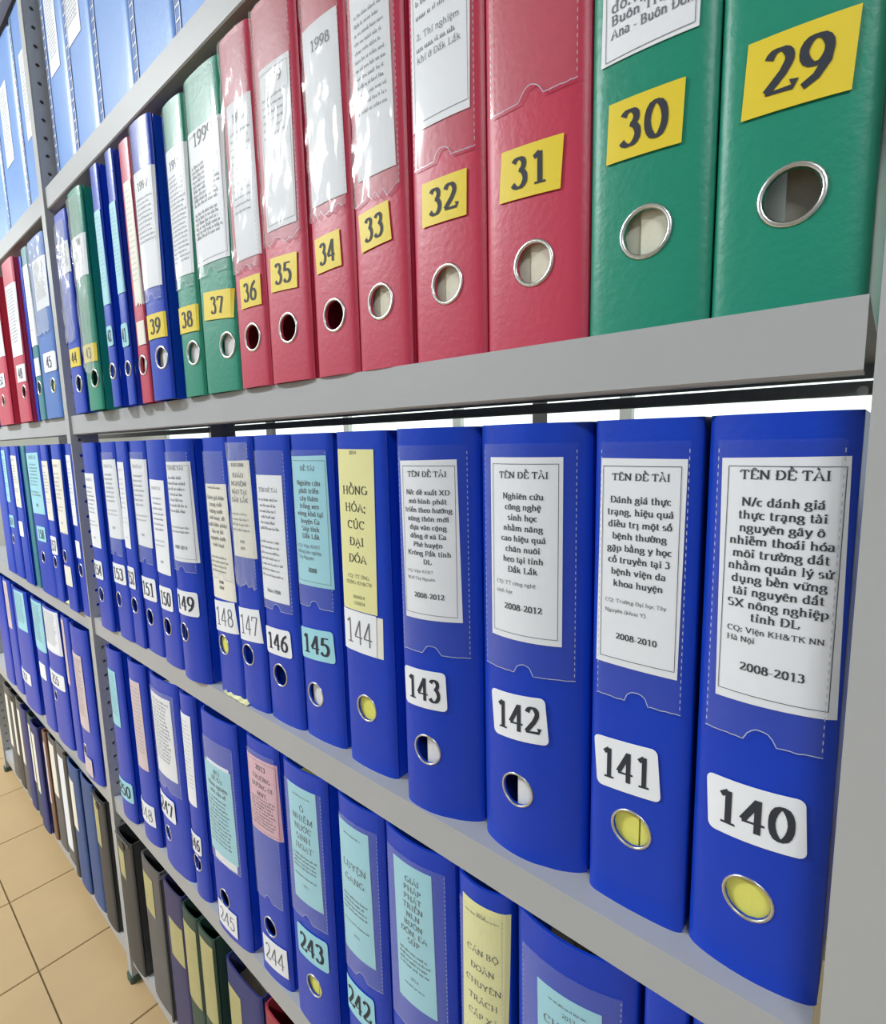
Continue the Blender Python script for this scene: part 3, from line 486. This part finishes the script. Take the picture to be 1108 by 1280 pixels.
# title texts: (text, height from top 0..1, em size as part of label width, bold, align)
def L_lines(ls, z0, dz, sz, b=1, al='c'): return [(s, z0+i*dz, sz, b, al) for i, s in enumerate(ls)]
TXT = {
 '140': [(T_, .085, .155, 1, 'c')]+L_lines(['N/c đánh giá', 'thực trạng tài', 'nguyên gây ô', 'nhiễm thoái hóa', 'môi trường đất', 'nhằm quản lý sử', 'dụng bền vững', 'tài nguyên đất', 'SX nông nghiệp', 'tỉnh ĐL'], .19, .0515, .145)+[('CQ: Viện KH&TK NN', .705, .10, .8, 'l'), ('Hà Nội', .745, .10, .8, 'l'), ('2008-2013', .865, .15, 1, 'c')],
 '141': [(T_, .10, .15, 1, 'c')]+L_lines(['Đánh giá thực', 'trạng, hiệu quả', 'điều trị một số', 'bệnh thường', 'gặp bằng y học', 'cổ truyền tại 3', 'bệnh viện đa', 'khoa huyện'], .205, .057, .145)+[('CQ: Trường Đại học Tây', .685, .085, .6, 'l'), ('Nguyên (khoa Y)', .735, .085, .6, 'l'), ('2008-2010', .865, .14, 1, 'c')],
 '142': [(T_, .11, .15, 1, 'c')]+L_lines(['Nghiên cứu', 'công nghệ', 'sinh học', 'nhằm nâng', 'cao hiệu quả', 'chăn nuôi', 'heo tại tỉnh', 'Đắk Lắk'], .22, .057, .14)+[('CQ: TT công nghệ', .69, .09, .6, 'l'), ('sinh học', .74, .09, .6, 'l'), ('2008-2012', .83, .15, 1, 'c')],
 '143': [(T_, .10, .15, 1, 'c')]+L_lines(['N/c đề xuất XD', 'mô hình phát', 'triển theo hướng', 'nông thôn mới', 'dựa vào cộng', 'đồng ở xã Ea', 'Phê huyện', 'Krông Pắk tỉnh', 'ĐL'], .21, .054, .14)+[('CQ: Viện KHKT', .70, .085, .6, 'l'), ('NLN Tây Nguyên', .745, .085, .6, 'l'), ('2008-2012', .86, .15, 1, 'c')],
 '144': [('2014', .03, .12, .6, 'c')]+L_lines(['HỒNG', 'HÓA;', 'CÚC', 'ĐẠI', 'ĐÓA'], .27, .105, .29, .75)+[('CQ: TT ỨNG', .79, .13, .5, 'c'), ('DỤNG KH&CN', .83, .13, .5, 'c'), ('09/2014', .92, .12, .6, 'c'), ('12/2014', .96, .12, .6, 'c')],
 '145': [('ĐỀ TÀI', .11, .15, .8, 'c')]+L_lines(['Nghiên cứu', 'phát triển', 'cây thâm', 'trồng xen', 'vùng khó tại', 'huyện Ea', 'Súp tỉnh', 'Đắk Lắk'], .22, .058, .16, .8)+[('CQ: Viện KHKT', .70, .11, .6, 'l'), ('Nông lâm nghiệp', .745, .11, .6, 'l'), ('Tây Nguyên', .79, .11, .6, 'l'), ('2008', .89, .15, 1, 'c')],
 '146': [(T_, .13, .15, .7, 'c')]+[('#', .2+i*.045, .11, .9, 'c') for i in range(6)]+[('#', .53+i*.045, .10, .9, 'l') for i in range(7)]+[('Năm 2008', .93, .14, .8, 'c')],
 '147': [('02.07.2008', .06, .15, 1, 'c')]+L_lines(['KHẢO', 'NGHIỆM', 'NÀO TẠI', 'ĐẮK LẮK'], .17, .085, .2, .9)+[('#', .56+i*.055, .12, .6, 'l') for i in range(4)]+[('2008', .85, .13, .8, 'c'), ('2009', .92, .13, .8, 'c')],
 '148': [('#', .04, .11, 1, 'c')]+L_lines(['Đánh giá hiện', 'trạng chất', 'lượng nước', 'sinh hoạt, đề', 'xuất biện pháp', 'bảo vệ tài', 'nguyên nước', 'sinh hoạt'], .13, .058, .155, .8)+[('#', .64+i*.04, .10, .7, 'l') for i in range(4)]+[('2008', .86, .13, .8, 'c'), ('2009', .91, .13, .8, 'c')],
 '30': [('#', .2, .1, 1, 'l'), ('đồ.vị Đ', .55, .2, .7, 'l'), ('Buôn Trí, Kr', .66, .17, .9, 'l'), ('Ana - Buôn Đôn', .78, .17, .9, 'l')],
 '32': [('#', .45+i*.06, .12, .8, 'l') for i in range(2)]+[('2. Thí nghiệm', .60, .15, .55, 'l'), ('#', .65, .12, .8, 'l'), ('khí ở Đắk Lắk', .70, .15, .55, 'l')],
 '37': [('1999', .12, .36, .8, 'c')]+[('#', .27+i*.035, .10, .9, 'l') for i in range(9)]+[('#', .62+i*.035, .10, .9, 'l') for i in range(6)],
 '38': [('1999', .16, .36, .8, 'c')]+[('#', .22+i*.035, .10, .9, 'l') for i in range(20)],
 '39': [('1997', .16, .34, .7, 'c')]+[('#', .24+i*.04, .10, .9, 'l') for i in range(10)],
 '34': [('1998', .15, .34, .8, 'c')], '35': [('1999', .13, .34, .7, 'c')]+[('#', .2+i*.045, .10, .9, 'l') for i in range(6)],
 '36': [('1999', .13, .34, .7, 'c')]+[('#', .2+i*.045, .10, .9, 'l') for i in range(12)],
 '33': [('#', .35+i*.035, .12, .9, 'l') for i in range(12)], '43': [('1998', .25, .3, .7, 'c')]+[('#', .4+i*.08, .10, .9, 'l') for i in range(5)],
 '241': L_lines(['GIẢI', 'PHÁP', 'PHÁT', 'TRIỂN', 'NLN', 'BUÔN', 'ĐÔN, EA', 'SÚP'], .12, .062, .21, .75)+[('#', .63+i*.035, .11, .9, 'l') for i in range(4)]+[('2014', .82, .13, .5, 'c'), ('#', .87, .1, .5, 'c')],
 '242': [('#', .08, .08, .6, 'c')]+L_lines(['LUYỆN', 'GANG'], .33, .10, .27, .55)+[('#', .56+i*.035, .11, .9, 'l') for i in range(4)]+[('#', .76, .1, .9, 'l'), ('2014', .85, .12, .5, 'c')],
 '243': [('#', .08, .08, .6, 'c')]+L_lines(['Ô', 'NHIỄM', 'NƯỚC', 'SINH', 'HOẠT'], .2, .083, .26, .6)+[('#', .60+i*.035, .11, .9, 'l') for i in range(4)]+[('#', .78, .1, .9, 'l'), ('2013', .86, .12, .5, 'c')],
 '244': [('2013', .15, .2, .9, 'c')]+L_lines(['TRƯỜNG', 'ĐƯỜNG ĐI', 'MNT.'], .28, .11, .17, .7)+[('#', .55+i*.045, .09, 1, 'l') for i in range(9)],
 '245': L_lines(['2013', 'ĐỀ TÀI', 'Khảo nghiệm', 'nhu cầu về'], .09, .075, .15, .8)+[('#', .38+i*.045, .09, 1, 'l') for i in range(12)],
 '240': [('#', .06, .08, .6, 'c'), ('2014', .055, .12, .6, 'c')]+L_lines(['CÁN BỘ', 'ĐOÀN', 'CHUYÊN', 'TRÁCH', 'CẤP XÃ'], .24, .078, .23, .65)+[('#', .65+i*.04, .11, .9, 'l') for i in range(4)],
 '239': [('#', .05, .08, .6, 'c'), ('2013', .09, .13, .6, 'c')]+L_lines(['CHUYÊN', 'NGÀNH', 'LÂM'], .16, .085, .25, .6),
 '149': [(T_, .08, .14, .8, 'c')]+[('#', .17+i*.055, .12, .9, 'c') for i in range(7)]+[('#', .66+i*.045, .09, .8, 'l') for i in range(2)]+[('2009-2014', .87, .14, .8, 'c')],
}
GEN = [(T_, .1, .14, .7, 'c')]+[('#', .2+i*.055, .12, .8, 'c') for i in range(7)]+[('#', .65+i*.05, .09, .8, 'l') for i in range(2)]+[('2008', .88, .13, .7, 'c')]
GENL = [('#', .08+i*.045, .10, .9, 'l') for i in range(17)]
FRAMED = {'140', '141', '142', '143', '145', '149', '244', '37', '30', '32', '35', '255'}
FILMS = {'31': (.15, .345, 'plain'), '32': (.14, .345, 'plain'), '33': (.135, .345, 'wr'), '34': (.138, .345, 'wr'), '35': (.132, .345, 'wr'), '36': (.12, .345, 'wr'), '37': (.13, .34, 'plain'),
         '38': (.128, .33, 'plain'), '39': (.125, .335, 'plain'), '43': (.06, .32, 'wr'), '44': (.12, .31, 'wr'), '45': (.16, .33, 'wr'), '145': (.155, .325, 'plain'), '146': (.14, .325, 'plain'), '147': (.16, .335, 'wr'),
         '148': (.16, .325, 'plain'), '149': (.16, .325, 'plain'), '140': (.155, .328, 'plain'), '141': (.155, .328, 'plain'), '142': (.155, .328, 'plain'), '143': (.15, .328, 'plain'), '242': (.14, .325, 'plain'),
         '243': (.15, .325, 'plain'), '241': (.14, .328, 'plain'), '239': (.1, .32, 'plain'), '240': (.1, .325, 'plain'), '245': (.12, .31, 'plain'), '244': (.12, .33, 'plain'), '247': (.15, .325, 'plain'), '151': (.15, .325, 'plain'), '153': (.15, .325, 'plain')}
def film(w, h, z0, ys, kind, rnd):
    wr = kind == 'wr'; nx, nz = (12, 22) if wr else (28, 4); amp = .0022 if wr else .0002; ww = w*.84
    v = []; fs = []; notch = .0075
    for k in range(nz+1):
        for i in range(nx+1):
            x = ww*(i/nx-.5); z = z0+(h-z0)*k/nz
            if k == 0:
                z += rnd.uniform(-1, 1)*(.004 if wr else .0003)
                if not wr and abs(x) < notch: z += math.sqrt(notch**2-x*x)
            v.append((x, ys(x)-.0016-(rnd.random()*amp), z))
    for k in range(nz):
        for i in range(nx): a = k*(nx+1)+i; fs.append((a, a+1, a+nx+2, a+nx+1))
    return MB().add(v, fs), v[:nx+1]
CATG = {'T': 'blue box files on the top shelf', 'A': 'binders on the shelf with yellow number stickers', 'B': 'blue binders on the middle shelf', 'C': 'blue binders on the lower shelf', 'D': 'old dark files on the bottom shelf'}
def darken_parts(mats): pass
def binder(e, label):
    bid, row, colr, xc, w, dL, dR, b, ht, lab, lc, num, nc, nt, ring, inn = e
    rnd = random.Random(sum(ord(c)*(i+3) for i, c in enumerate(bid)))
    mm = .001; w = (w-.6)*mm; h = ht*mm; dL *= mm; dR *= mm; bb = b*mm; xc *= mm
    big = w > .03
    name = 'box_file' if row in 'TD' else 'lever_arch_binder'
    root = empty(name, (xc, 0, ZT[row])); tag(root, label, 'file' if row in 'TD' else 'binder', CATG[row])
    hw = w/2; er = min(.0028, w*.06)
    def ys(x):
        u_ = max(-1, min(1, x/hw)); return dL+(dR-dL)*(u_+1)/2-bb*(1-u_*u_)+er*abs(u_)**14
    hr = min(.0145, w*.36); hole = None
    if ring: hole = (ring[0]*mm, ring[1]*mm, (.0125 if row == 'A' else .0128)) if w > .034 else (0.0, ring[1]*mm, min(.0125, w*.34))
    spine_mesh(w, h, ys, hole).build('spine', VIN[colr], root, True)
    back = .288
    for sg, dd in ((-1, dL), (1, dR)):
        x0, x1 = (-hw+.0001, -hw+.0022) if sg < 0 else (hw-.0022, hw-.0001)
        MB().box(x0, x1, dd+er+.0026, back, 0, h).build('side_cover', VIN[colr], root)
    # papers
    st = inn; y0 = max(dL, dR)+.012; top = h-.022-rnd.random()*.02; iw = hw-.0035
    if w > .02:
        hx = hole[0] if hole else 0; hr_ = hole[2] if hole else .012
        def stack(xa, xb, off, zt, mat, nm='paper_stack', bk=back-.01):
            n_ = 10; P = [(xa+(xb-xa)*k/n_, ys(xa+(xb-xa)*k/n_)+off) for k in range(n_+1)]+[(xb, bk), (xa, bk)]; n_ = len(P)
            return MB().add([(x, y, .003) for x, y in P]+[(x, y, zt) for x, y in P], [tuple(range(n_-1, -1, -1)), tuple(range(n_, 2*n_))]+[(k, (k+1) % n_, n_+(k+1) % n_, n_+k) for k in range(n_)]).build(nm, mat, root)
        if inn == 'yellow': stack(-iw, iw, .0032, top, STACK['yellow'])
        elif inn == 'yellowsplit':
            q = hx+hr_*.38; stack(-iw, q-.0006, .0034, top, STACK['yellow']); stack(q-.0004, q+.0004, .006, top-.002, STACK['grey'], 'tab_divider'); stack(q+.0006, iw, .0034, top-.001, STACK['yellow'])
        elif inn in ('paper', 'white'):
            q = hx-hr_*.3; stack(q, iw, .004, top, STACK[inn]); stack(-iw, q-.0006, .0065, top-.004, STACK['paper'])
        elif inn in ('half', 'halfwhite'): stack(max(-iw, hx+hr_*.1-.0075*abs(xc)/.318*(1 if xc < -.3 else .6)), iw, .0045, top, STACK['white'])
        elif inn == 'darkpaper': stack(hx-.004, iw, .012, top, STACK['dark'])
        elif bid in ('239', '237', '245', '247'):
            for a_, c_ in ((-.98, -.42), (-.36, .28), (.36, .98)): stack(iw*a_, iw*c_, .05, h-.016+.004*a_, STACK['dark'])
        else: stack(-iw*.5, iw, .07, top-.01, STACK['dark'])
        if row in 'CD' or (row == 'B' and not inn.startswith('y')):
            la = MB(); la.box(-.02 if w > .05 else -iw*.6, .02 if w > .05 else iw*.6, y0+.02, y0+.06, h*.5, h*.5+.002) if False else None
    if hole and w > .02:
        rm = MB(); hx, hz, rr = hole; torus(rm, hx, hz, rr+(.0011 if row == 'A' else .0005), .0015 if row == 'A' else .0010, ys, 24 if w > .05 else 16); rm.build('finger_ring', CHROME, root, True)
    if lab:
        lx, lz, lw, lh, tl = lab; lx *= mm; lz *= mm; lw *= mm; lh *= mm
        if lz+lh/2 > h-.004: lh = (h-.004-(lz-lh/2)); lz = h-.004-lh/2
        torn = .0025 if bid in ('40', '156') else 0
        p = sheet(lw, lh, lx, lz, tl, ys, .0004, 0, torn, rnd).build('title_label', PAP[lc], root)
        if bid in ('245',):
            sheet(lw*.8, lh*1.12, lx+.003, lz-.004, tl, ys, .00002).build('title_label', PAP['white'], root)
        yt = lambda x: ys(x)-.0010
        tm_ = MB(); lines = TXT.get(bid) or (GEN if row in 'B' else GENL)
        if row == 'D': lines = []
        for (s, fz, sz, bd, al) in lines:
            z = lz+lh/2-fz*lh; em = sz*lw*.83
            if s == '#': em = min(em*1.1, lh*.052)
            if s == '#':
                xx0, xx1 = lx-lw*.40, lx+lw*.40
                if al == 'c': q = rnd.uniform(0, .12); xx0 += q*lw; xx1 -= q*lw
                squiggle(tm_, xx0, xx1, z, em*.40, yt, rnd, rnd.uniform(.8, 1.))
            else: put_text(tm_, s, lx if al == 'c' else lx-lw*.40, z, em, yt, bd, al, lw*.84)
        if bid in FRAMED:
            a, c = lw*.455, lh*.465
            for (p0, p1) in (((-a, -c), (a, -c)), ((-a, c), (a, c)), ((-a, -c), (-a, c)), ((a, -c), (a, c))):
                n_ = 6; P = [(lx+p0[0]+(p1[0]-p0[0])*k/n_, lz+p0[1]+(p1[1]-p0[1])*k/n_) for k in range(n_+1)]
                ribbon(tm_, P, lambda nx, nz: .00018, yt)
        if tm_.v:
            tm_.build('printed_text', INK if bid in TXT and row != 'A' else INKL, p)
    if num:
        nx_, nz_, nw, nh, tl = num; nx_ *= mm; nz_ *= mm; nw *= mm; nh *= mm
        light = bool(nt and nt[0] == '~'); s = (nt or '').lstrip('~')
        rounded = (row != 'A' and not light) or bid in ('41', '42', '45')
        if light and bid == '144':
            sheet(nw*.9, nh*.98, nx_+.010 if nx_+.01+nw*.45 < hw else hw-nw*.45, nz_-.001, tl, ys, .0002).build('number_sticker', PAP['cream'], root)
        q = sheet(nw, nh, nx_, nz_, tl, ys, .0008, .004 if rounded else 0, 0, rnd).build('number_sticker', PAP[nc], root)
        if s:
            m_ = MB(); em = nh*.98 if len(s) == 2 else nh*.98; yt = lambda x: ys(x)-.0014
            ca = math.tan(math.radians(tl)); x0 = nx_; wd = nw*(.66 if len(s) == 2 else .82)
            em = min(em, nh*.98); em *= .92; put_text(m_, s, x0, nz_-em*.33, em, yt, .45 if light else .98, 'c', wd)
            m_.v = [(x, y, z+ca*(x-nx_)) for x, y, z in m_.v]
            m_.build('printed_number', INKL if light else INK, q)
    if bid in FILMS:
        z0, z1, kd = FILMS[bid]; fo, edge = film(w, min(z1, h-.003), z0, ys, kd, rnd); fo = fo.build('clear_pocket', FILM if kd == 'wr' else FILMP, root, True)
        wm = MB(); yw = lambda x: ys(x)-.0019
        ribbon(wm, [(p[0], p[2]+.0006) for p in edge], lambda a_, c_: .00028, yw)
        zz = z0+.004
        while zz < min(z1, h-.003)-.003:
            for sg in (-1, 1): ribbon(wm, [(sg*w*.412, zz), (sg*w*.412, zz+.0022)], lambda a_, c_: .00022, yw)
            zz += .0045
        wm.build('pocket_weld', WELD, fo)
    if row == 'T':
        sm = MB(); x0 = -hw+.007
        for dx in (0, .013): ribbon(sm, [(x0+dx, .002), (x0+dx, h-.002)], lambda a, c: .0009, lambda x: ys(x)-.0012)
        zz = .006
        while zz < h-.005: ribbon(sm, [(x0, zz), (x0+.013, zz)], lambda a, c: .0012, lambda x: ys(x)-.0012); zz += .0155
        bd_ = MB(); bd_.add([(x0, ys(x0)-.0008, .002), (x0+.013, ys(x0+.013)-.0008, .002), (x0+.013, ys(x0+.013)-.0008, h-.002), (x0, ys(x0)-.0008, h-.002)], [(0, 1, 2, 3)])
        s1 = bd_.build('pocket_seam', VIN['lightblue'], root); sm.build('seam_stitching', PAP['white'], s1)
    if row == 'D' and colr == 'charcoal' and w > .05:
        MB().cyl(0, ys(0)-.0012, h-.02, .009, .001, 'y', 14).build('finger_hole_plug', principled('black_plastic', (.01, .01, .01), .4), root)
        MB().box(-hw+.004, hw-.004, ys(0)-.0016, ys(0)-.0006, h-.006, h-.002).build('head_strip', VIN['grey'], root)
    return root
CN = {'white': 'white', 'cream': 'cream', 'cyan': 'light cyan', 'yellowpaper': 'pale yellow', 'pink': 'pink', 'palepink': 'faded pink', 'yellow': 'yellow'}
CUSTOM = {
 '40': 'thin red binder with torn blank cream strip, between binders 39 and 41', '46': 'narrow teal binder with long white strip, left of light blue binder 45',
 'thinA': 'very thin blue folder squeezed between teal and red binders in the far bay', 'a0': 'blue binder at the left edge of the frame beyond red binder 52',
 '155': 'blue binder with white label, first left of the post on the middle shelf', '156': 'blue binder with cream label and low cream number sticker, far bay middle shelf',
 'thinB': 'thin teal folder on the far bay middle shelf, no label', 'thinB2': 'very thin blue folder left of the thin teal folder', '160': 'blue binder with narrow cream label left of the thin folders, middle shelf',
 'b0': 'unlabelled blue binder at the left edge of the frame, middle shelf', '237': 'unlabelled blue binder at right end of the lower shelf, hidden under the shelf edge',
 '238': 'narrow blue binder beside the rightmost lower binders, no label seen', '239': 'wide blue binder with light cyan label, right of the pale yellow label one',
 '240': 'blue binder with pale yellow CÁN BỘ label, lower shelf', '241': 'blue binder with light cyan GIẢI PHÁP label, lower shelf',
 '251': 'blue binder with faded pink label, first left of the post on the lower shelf', '252': 'thin blue binder with long pink strip beside binder 255', '256': 'blue binder with cyan label and blank white sticker, left of binder 255',
 '258': 'blue binder with pale pink strip at the left frame edge, lower shelf', 'c0': 'unlabelled blue binder cut by the left frame edge, lower shelf'}
ORD = ['first', 'second', 'third', 'fourth', 'fifth', 'sixth', 'seventh', 'eighth', 'ninth', 'tenth', 'eleventh', 'twelfth', 'thirteenth', 'fourteenth', 'fifteenth', 'sixteenth', 'seventeenth']
SHN = {'A': 'upper shelf', 'B': 'middle shelf', 'C': 'lower shelf'}
cnt = {}
for e in BINDERS:
    bid = e[0]; bay = 'near' if e[3] > -1190 else 'far'; k_ = (e[1], bay); cnt[k_] = cnt.get(k_, 0)+1
    if bid in CUSTOM: lb = CUSTOM[bid]
    else:
        n_ = e[13].lstrip('~') if e[13] else bid
        lb = '%s binder numbered %s, %s label, %s from the right, %s bay, %s' % (e[2].replace('lightblue', 'light blue'), n_, CN[e[10]] if e[9] else 'no', ORD[cnt[k_]-1], bay, SHN[e[1]])
    binder(e, lb)
# top shelf box files: xl, xr, label(x,z,w,h)
TOPROW = [(-1.177, -1.071, (2, 232, 50, 128), 'sky blue box file with white label, first right of the post on the top shelf'),
 (-1.069, -.957, (-8, 238, 62, 135), 'sky blue box file with wide white label, second right of post, top shelf'),
 (-.953, -.822, None, 'wide plain sky blue box file, third right of the post on the top shelf'), (-.820, -.696, None, 'plain sky blue box file, fourth right of the post on the top shelf'),
 (-.694, -.580, None, 'plain sky blue box file at the frame top, fifth right of the post'), (-.578, -.460, None, 'sky blue box file above the frame, sixth right of the post on the top shelf'),
 (-1.372, -1.218, (4, 205, 60, 150), 'sky blue box file with white label, first left of the post on the top shelf'), (-1.544, -1.376, (0, 210, 60, 150), 'sky blue box file with white label, second left of the post on the top shelf'),
 (-1.700, -1.548, (10, 220, 60, 150), 'sky blue box file with white label at the left frame edge, top shelf')]
for i, (a, c, l, lb) in enumerate(TOPROW):
    binder(('t%d' % i, 'T', 'sky', (a+c)*500, (c-a)*1000, 18, 18, 1, 363, [l[0], l[1], l[2], l[3], 0] if l else None, 'white', None, None, None, None, 'dark'), lb)
# bottom shelf old files: id, xl, xr, depth, height, colour, label (x,z,w,h), label colour, text
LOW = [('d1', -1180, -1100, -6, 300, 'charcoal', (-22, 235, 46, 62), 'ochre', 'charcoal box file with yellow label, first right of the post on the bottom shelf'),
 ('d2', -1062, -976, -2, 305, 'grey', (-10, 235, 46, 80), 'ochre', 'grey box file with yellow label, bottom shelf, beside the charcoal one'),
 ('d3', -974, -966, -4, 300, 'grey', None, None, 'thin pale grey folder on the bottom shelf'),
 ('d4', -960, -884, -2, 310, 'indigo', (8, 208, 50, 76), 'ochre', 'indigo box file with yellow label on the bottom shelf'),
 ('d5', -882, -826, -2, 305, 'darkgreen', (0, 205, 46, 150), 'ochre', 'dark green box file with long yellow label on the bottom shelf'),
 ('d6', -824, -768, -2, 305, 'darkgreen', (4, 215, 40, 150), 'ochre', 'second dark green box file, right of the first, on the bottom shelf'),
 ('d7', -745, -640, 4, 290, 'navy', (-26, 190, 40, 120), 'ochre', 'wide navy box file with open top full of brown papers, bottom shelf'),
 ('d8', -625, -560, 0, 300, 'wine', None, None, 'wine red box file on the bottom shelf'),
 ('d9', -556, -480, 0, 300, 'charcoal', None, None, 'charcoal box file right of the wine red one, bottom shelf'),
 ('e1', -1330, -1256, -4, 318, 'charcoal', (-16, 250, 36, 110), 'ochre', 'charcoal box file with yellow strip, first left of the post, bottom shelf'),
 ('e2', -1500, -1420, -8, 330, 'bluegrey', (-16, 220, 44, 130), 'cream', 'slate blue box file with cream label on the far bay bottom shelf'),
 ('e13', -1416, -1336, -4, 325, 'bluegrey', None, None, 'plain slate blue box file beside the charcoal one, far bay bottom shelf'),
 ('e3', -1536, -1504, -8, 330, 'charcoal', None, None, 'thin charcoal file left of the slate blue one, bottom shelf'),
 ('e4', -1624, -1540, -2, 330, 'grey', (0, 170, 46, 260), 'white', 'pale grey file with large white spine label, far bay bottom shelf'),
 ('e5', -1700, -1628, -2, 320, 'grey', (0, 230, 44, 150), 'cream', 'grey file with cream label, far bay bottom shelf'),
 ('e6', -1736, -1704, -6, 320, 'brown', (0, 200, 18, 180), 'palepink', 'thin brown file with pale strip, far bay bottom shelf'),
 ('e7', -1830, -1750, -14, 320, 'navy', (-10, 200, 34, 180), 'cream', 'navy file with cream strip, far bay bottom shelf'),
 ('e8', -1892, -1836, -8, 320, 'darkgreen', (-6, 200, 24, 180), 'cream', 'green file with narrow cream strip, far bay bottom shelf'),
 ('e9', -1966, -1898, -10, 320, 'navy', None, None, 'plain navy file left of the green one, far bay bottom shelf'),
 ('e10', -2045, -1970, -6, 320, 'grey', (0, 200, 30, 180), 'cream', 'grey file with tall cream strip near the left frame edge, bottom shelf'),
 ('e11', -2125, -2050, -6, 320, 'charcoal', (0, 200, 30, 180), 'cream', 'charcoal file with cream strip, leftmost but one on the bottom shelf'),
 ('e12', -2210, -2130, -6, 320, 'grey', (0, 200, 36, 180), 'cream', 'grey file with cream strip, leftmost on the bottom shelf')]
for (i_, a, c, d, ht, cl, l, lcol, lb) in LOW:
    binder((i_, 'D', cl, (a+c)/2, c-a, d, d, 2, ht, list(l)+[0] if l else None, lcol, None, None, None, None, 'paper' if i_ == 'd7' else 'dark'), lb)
# paper scraps lying on the middle shelf
def scrap(x, y, lb, k):
    rnd = random.Random(k); n = 9; m = MB(); v = []
    for i in range(n):
        for j in range(3):
            v.append(((i/(n-1)-.5)*.06, (j-1)*.007+rnd.uniform(-.001, .001), .0006+abs(math.sin(i*1.3+k))*.0045*(j % 2+.3)))
    f_ = [(i*3+j, (i+1)*3+j, (i+1)*3+j+1, i*3+j+1) for i in range(n-1) for j in range(2)]
    m.add(v, f_); m.add([(a, b, c+.0004) for a, b, c in v], f_)
    o = m.build('paper_scrap', PAP['yellowpaper']); o.location = (x, y, ZT['B']); tag(o, lb, 'paper')
scrap(-1.335, .003-.0005, 'crumpled pale yellow paper scrap on the middle shelf edge left of the post', 2)
scrap(-.640, .0075, 'pale yellow paper scrap peeking out under binder 148', 5)
